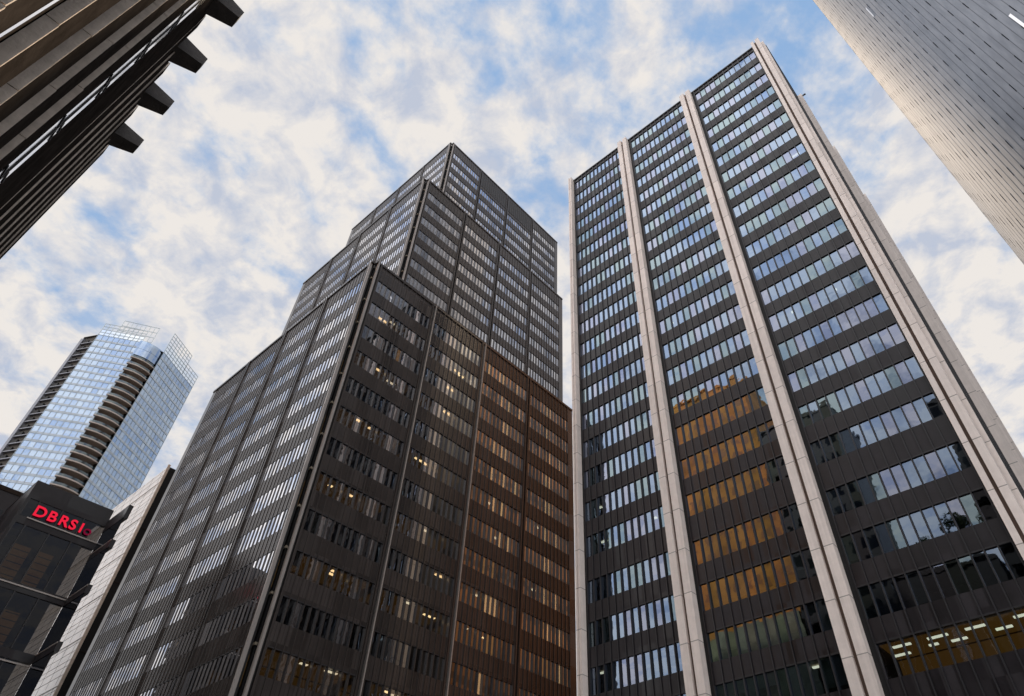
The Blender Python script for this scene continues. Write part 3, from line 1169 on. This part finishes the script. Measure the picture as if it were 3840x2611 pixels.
# ------------------------------------------------------------------ F: dark podium block with the red sign
def build_sign_block():
    Y = 100.0
    root = thing('dark_glass_block', 'dark glass office block below the red lettered sign, lower left', 'office building', (18, 110, 0))
    H = 50.9
    face = Face(0, Y, 1, 0, 0, -1)
    w = MB()
    x0, x1 = 11.8, 21.7
    # cladding grid: parapet band, mullion bands, corner posts
    face.box(w, x0, x1, -0.6, 0.0, 48.4, H, 'charcoal')
    face.box(w, x0, x0 + .35, -0.6, 0.02, 0, 48.4, 'charcoal')
    for z in (45.0, 37.4, 30.4, 23.6, 17.0, 10):
        face.box(w, x0 + .35, x1, -0.6, 0.0, z, z + 1.0, 'charcoal')
    w.box(x0 + .01, x1, Y + 7, Y + 11, -1, H - .2, 'core')
    w.box(x0, x0 + .4, Y + .6, Y + 11, -1, H, 'charcoal')
    w.box(x0, x1, Y + .6, Y + 11, H - .4, H - .1, 'roof')
    part('wall', w, root)
    for z in (45.85, 38.0, 30.0):
        t = MB()
        face.box(t, x0 + 1.2, x1, 0.0, 0.12, z, z + .16, 'pale_fin')
        part('ledge', t, root)
    rows = [(46.0, 48.4), (38.4, 45.0), (31.4, 37.4), (24.6, 30.4), (18, 23.6), (11, 17)]
    xs = [x0 + .35, 13.35, 16.2, 18.9, x1]
    for ri, (a, b) in enumerate(rows):
        for i in range(4):
            g = MB()
            face.quad(g, xs[i], xs[i + 1], a, b, -0.1, 'glass_f', 0.004)
            o = part('window', g, root)
            f = MB()
            face.box(f, xs[i] - .06, xs[i] + .06, -.1, .06, a, b, 'dark_mullion')
            if ri in (1, 2) and i in (1, 2):
                for q in range(5):
                    face.box(f, xs[i] + .3, xs[i + 1] - .3, -.5, -.45, a + .5 + q * .8, a + .6 + q * .8, 'brown_wall')
            part('frame', f, o)
            if ri in (1, 2) and i in (1, 2):
                l = MB()
                face.quad(l, xs[i] + .5, xs[i + 1] - .4, a + 1.0, b - 1.2, -3.0, 'amber_f')
                part('room_light', l, o)
            if i == 0:
                l = MB()
                z = a + .2
                while z < b - 1.0:
                    face.box(l, xs[0] + .15, xs[1] - .2, -.4, -.3, z, z + .9, 'blind_a')
                    z += 1.2
                part('blind', l, o)
    # glazed wing coming forward
    wing = MB()
    X = 21.7
    wf = Face(X, Y, 0, -1, -1, 0)
    for (a, b) in ((0, 10), (11, 17), (18, 23.6), (24.6, 30.4), (31.4, 37.2), (38.2, 43.2), (44.4, 47.4)):
        wf.quad(wing, 0, 6.4, a, b, 0, 'glass_f', 0.002)
    part('wing_window', wing, root)
    ww = MB()
    for z in (10, 17, 23.6, 30.4, 37.2, 43.2):
        wf.box(ww, 0.02, 6.4, -0.5, 0.05, z, z + 1.1, 'charcoal')
        wf.box(ww, 0.02, 6.4, 0.05, 0.10, z + .9, z + 1.05, 'pale_fin')
    wf.box(ww, 0.02, 6.4, -0.5, 0.05, 47.4, 49.3, 'charcoal')
    for a_, b_ in ((0, 49.2),):
        ring = [(X + .02, Y), (X + .02, Y - 6.3), (X + 1.42, Y)]
        ring = [ring[0], ring[1], (X + .1, Y - 6.25), ring[2]]
        ww.hexa([(p, q, a_) for p, q in ring] + [(p, q, b_) for p, q in ring], 'charcoal')
    part('wing_wall', ww, root)
    return root


sign_block = build_sign_block()


def text_mesh(ch, size, mat, extrude=0.08, offset=0.03):
    cu = bpy.data.curves.new('letter', 'FONT')
    cu.body = ch
    cu.size = size
    cu.extrude = extrude
    cu.offset = offset
    ob = bpy.data.objects.new('letter_tmp', cu)
    COL.objects.link(ob)
    dg = bpy.context.evaluated_depsgraph_get()
    dg.update()
    me = bpy.data.meshes.new_from_object(ob.evaluated_get(dg))
    bpy.data.objects.remove(ob)
    me.materials.clear()
    me.materials.append(M[mat])
    return me


sign = thing('red_sign', 'red illuminated letters DBRS on the dark glass block', 'sign', (13.25, 99.85, 46.45))
for ch, x, mat, sz in (('D', 0.0, 'red', 2.25), ('B', 1.85, 'red', 2.2), ('R', 3.4, 'red', 2.2), ('S', 4.85, 'red', 2.15), ('I', 6.25, 'red', 2.1), ('O', 6.95, 'red_dim', 1.3)):
    me = text_mesh(ch, sz, mat)
    o = bpy.data.objects.new('letter', me)
    COL.objects.link(o)
    o.parent = sign
    o.location = (x, 0, 0)
    o.rotation_euler = (R(90), 0, 0)
    o.scale = (0.90, 0.86, 0.9)
    o.location.x = x * 0.9
    if ch == 'O':
        o['label'] = 'dim dark red ring at the end of the sign'


for o in (sign_block, sign):      # the block stands nearer than first set out: 0.8 of the distance and size
    o.scale = (0.8, 0.8, 0.8)
    o.location = (o.location.x * 0.8, o.location.y * 0.8, 1.7 + (o.location.z - 1.7) * 0.8)


# ------------------------------------------------------------------ G: pale ribbed slab with a black end wall
def build_ribbed_slab():
    X, Y, H = 25.45, 100.0, 60.3
    root = thing('ribbed_slab', 'pale ribbed office slab with a narrow black end wall, beside the stepped tower', 'building', (35, 120, 0))
    b = MB()
    b.box(X + .3, X + 30, Y + .3, Y + 45, 0, H - .3, 'core')
    part('wall', b, root)
    s = MB()
    z = 0.0
    face = Face(X, Y, 0, 1, -1, 0)
    k = 0
    while z < H:
        h = 1.05 if k % 3 else 0.75
        face.box(s, 0.0, 45, -0.3, 0.0, z + .10, min(z + h, H), 'ribbed')
        face.box(s, 0.05, 45, -0.3, -0.14, z, z + .10, 'brown_wall')
        if k % 6 == 0:
            face.box(s, 0, 45, 0.0, 0.10, z + h - .25, z + h, 'ribbed')
        z += h
        k += 1
    for q in range(0, 45, 3):
        face.box(s, q + 1.5, q + 1.54, -.1, .015, 0, H - .1, 'brown_wall')
    part('ribbed_cladding', s, root)
    e = MB()
    e.box(X, X + 9, Y - .02, Y + .3, 0, H, 'black')
    part('end_wall', e, root)
    for z in (14, 24, 33, 42, 50):
        t = MB()
        t.box(X + .02, X + 9, Y - .10, Y - .02, z, z + .14, 'bronze_fin')
        part('ledge', t, root)
    c = MB()
    c.box(X - .12, X + .25, Y - .14, Y + .0, 0, H + .3, 'concrete')
    part('corner_trim', c, root)


build_ribbed_slab()

# ------------------------------------------------------------------ H: low dark block at the far left
root = thing('low_dark_block', 'low dark grey block at the left edge under the glass apartment tower', 'building', (2, 98, 0))
w = MB()
w.box(-12, 10.0, 90, 108, 0, 43.4, 'charcoal')
part('wall', w, root)
w = MB()
for i in range(6):
    for j in range(12):
        face = Face(-11, 90, 1, 0, 0, -1)
        face.quad(w, 1 + i * 3.4, 3.4 + i * 3.4, 3 + j * 3.3, 5 + j * 3.3, 0.03, 'glass_f', 0.004)
part('window', w, root, stuff=True)
w = MB()
w.box(-12.1, 10.1, 89.9, 108.1, 43.4, 43.9, 'concrete_dark')
part('parapet', w, root)


# ------------------------------------------------------------------ buildings across the street, seen mirrored in the pier tower
def street_block(name, label, cat, x1, y0, y1, H, wallmat, nb, fh=3.8, glassmat='glass_f', spacing=2.6, proud=True):
    root = thing(name, label, cat, (x1 - 8, (y0 + y1) / 2, 0))
    w = MB()
    w.box(x1 - 16, x1, y0, y1, 0, H, wallmat)
    part('wall', w, root)
    f = Face(x1, y0, 0, 1, 1, 0)
    g = MB()
    n = max(2, int((y1 - y0) / spacing))
    sp_ = (y1 - y0) / n
    z = 4.0
    while z < H - 3:
        for i in range(n):
            f.quad(g, i * sp_ + .5, (i + 1) * sp_ - .5, z, z + 1.9, 0.02, glassmat, 0.004)
        z += fh
    part('window', g, root, stuff=True)
    if name == 'brick_tower':
        pd = MB()
        pd.box(x1, x1 + 1.2, y0, y1, 0, 54, 'podium')
        part('podium', pd, root)
    c = MB()
    c.box(x1 - 16.2, x1 + .25, y0 - .1, y1 + .1, H, H + .7, wallmat)
    part('cornice', c, root)
    return root


street_block('brick_tower', 'orange brick tower mirrored in the middle bay of the pier tower', 'building', -24, 44.4, 66.5, 113, 'brick', 7, fh=4.1, glassmat='brick_trim', spacing=2.2)
street_block('black_office_block', 'black office block mirrored beside the orange brick tower', 'building', -22, 27.2, 43.6, 93.0, 'grey_block', 6)
street_block('roof_garden_block', 'dark block with rooftop trees mirrored in the lowest right windows', 'building', -20, 10.6, 26.6, 52.5, 'grey_block', 6)
street_block('dark_corner_block', 'dark block mirrored at the right edge of the lowest windows', 'building', -21, -9.0, 9.9, 83.0, 'grey_block', 6)




def make_tree(name, label, x, y, z, h, cr, seed):
    rnd = random.Random(seed)
    root = thing(name, label, 'tree', (x, y, z), 'rooftop trees')
    t = MB()
    for i in range(5):
        z0, z1 = h * .5 * i / 5, h * .5 * (i + 1) / 5
        r0, r1 = .28 - .035 * i, .28 - .035 * (i + 1)
        b = [(x + r0 * math.cos(a), y + r0 * math.sin(a), z + z0) for a in (0.8, 2.3, 3.9, 5.5)]
        tt = [(x + r1 * math.cos(a), y + r1 * math.sin(a), z + z1) for a in (0.8, 2.3, 3.9, 5.5)]
        t.hexa(b + tt, 'bark')
    for i in range(6):
        a = rnd.uniform(0, 6.28)
        e = (x + cr * .6 * math.cos(a), y + cr * .6 * math.sin(a), z + h * rnd.uniform(.6, .85))
        s = (x, y, z + h * rnd.uniform(.3, .48))
        t.hexa([(s[0] - .07, s[1] - .07, s[2]), (s[0] + .07, s[1] - .07, s[2]), (s[0] + .07, s[1] + .07, s[2]), (s[0] - .07, s[1] + .07, s[2]),
                (e[0] - .03, e[1] - .03, e[2]), (e[0] + .03, e[1] - .03, e[2]), (e[0] + .03, e[1] + .03, e[2]), (e[0] - .03, e[1] + .03, e[2])], 'bark')
    part('trunk', t, root)
    c = MB()
    clumps = [(rnd.gauss(0, .45), rnd.gauss(0, .45), rnd.uniform(-.5, .6), rnd.uniform(.25, .5)) for _ in range(16)]
    for gx, gy, gz, gr in clumps:
        for _ in range(90):
            d = Vector((rnd.gauss(0, 1), rnd.gauss(0, 1), rnd.gauss(0, 1))).normalized() * gr * cr * rnd.uniform(.5, 1)
            p = Vector((x + gx * cr, y + gy * cr, z + h * .72 + gz * cr)) + d
            a = Vector((rnd.gauss(0, 1), rnd.gauss(0, 1), rnd.gauss(0, 1))).normalized() * .22
            b = Vector((rnd.gauss(0, 1), rnd.gauss(0, 1), rnd.gauss(0, 1))).normalized() * .22
            c.poly([p + a, p + b, p - a, p - b], 'foliage')
    part('crown', c, root)


make_tree('rooftop_tree', 'bushy rooftop tree mirrored at the left of the lowest bright windows', -22, 20.5, 52.5, 6.5, 2.6, 3)
make_tree('rooftop_tree', 'bushy rooftop tree mirrored at the right of the lowest bright windows', -22, 13.2, 52.5, 9.0, 2.9, 5)

# ------------------------------------------------------------------ render settings
scene.view_settings.view_transform = 'Standard'
scene.view_settings.look = 'None'
scene.view_settings.exposure = 0.0
scene.view_settings.gamma = 1.0
cy = scene.cycles
cy.max_bounces = 7
cy.glossy_bounces = 4
cy.transparent_max_bounces = 12
cy.diffuse_bounces = 3
cy.caustics_reflective = False
cy.caustics_refractive = False
cy.sample_clamp_indirect = 4
cy.use_denoising = True
try:
    cy.denoiser = 'OPENIMAGEDENOISE'
except Exception:
    pass
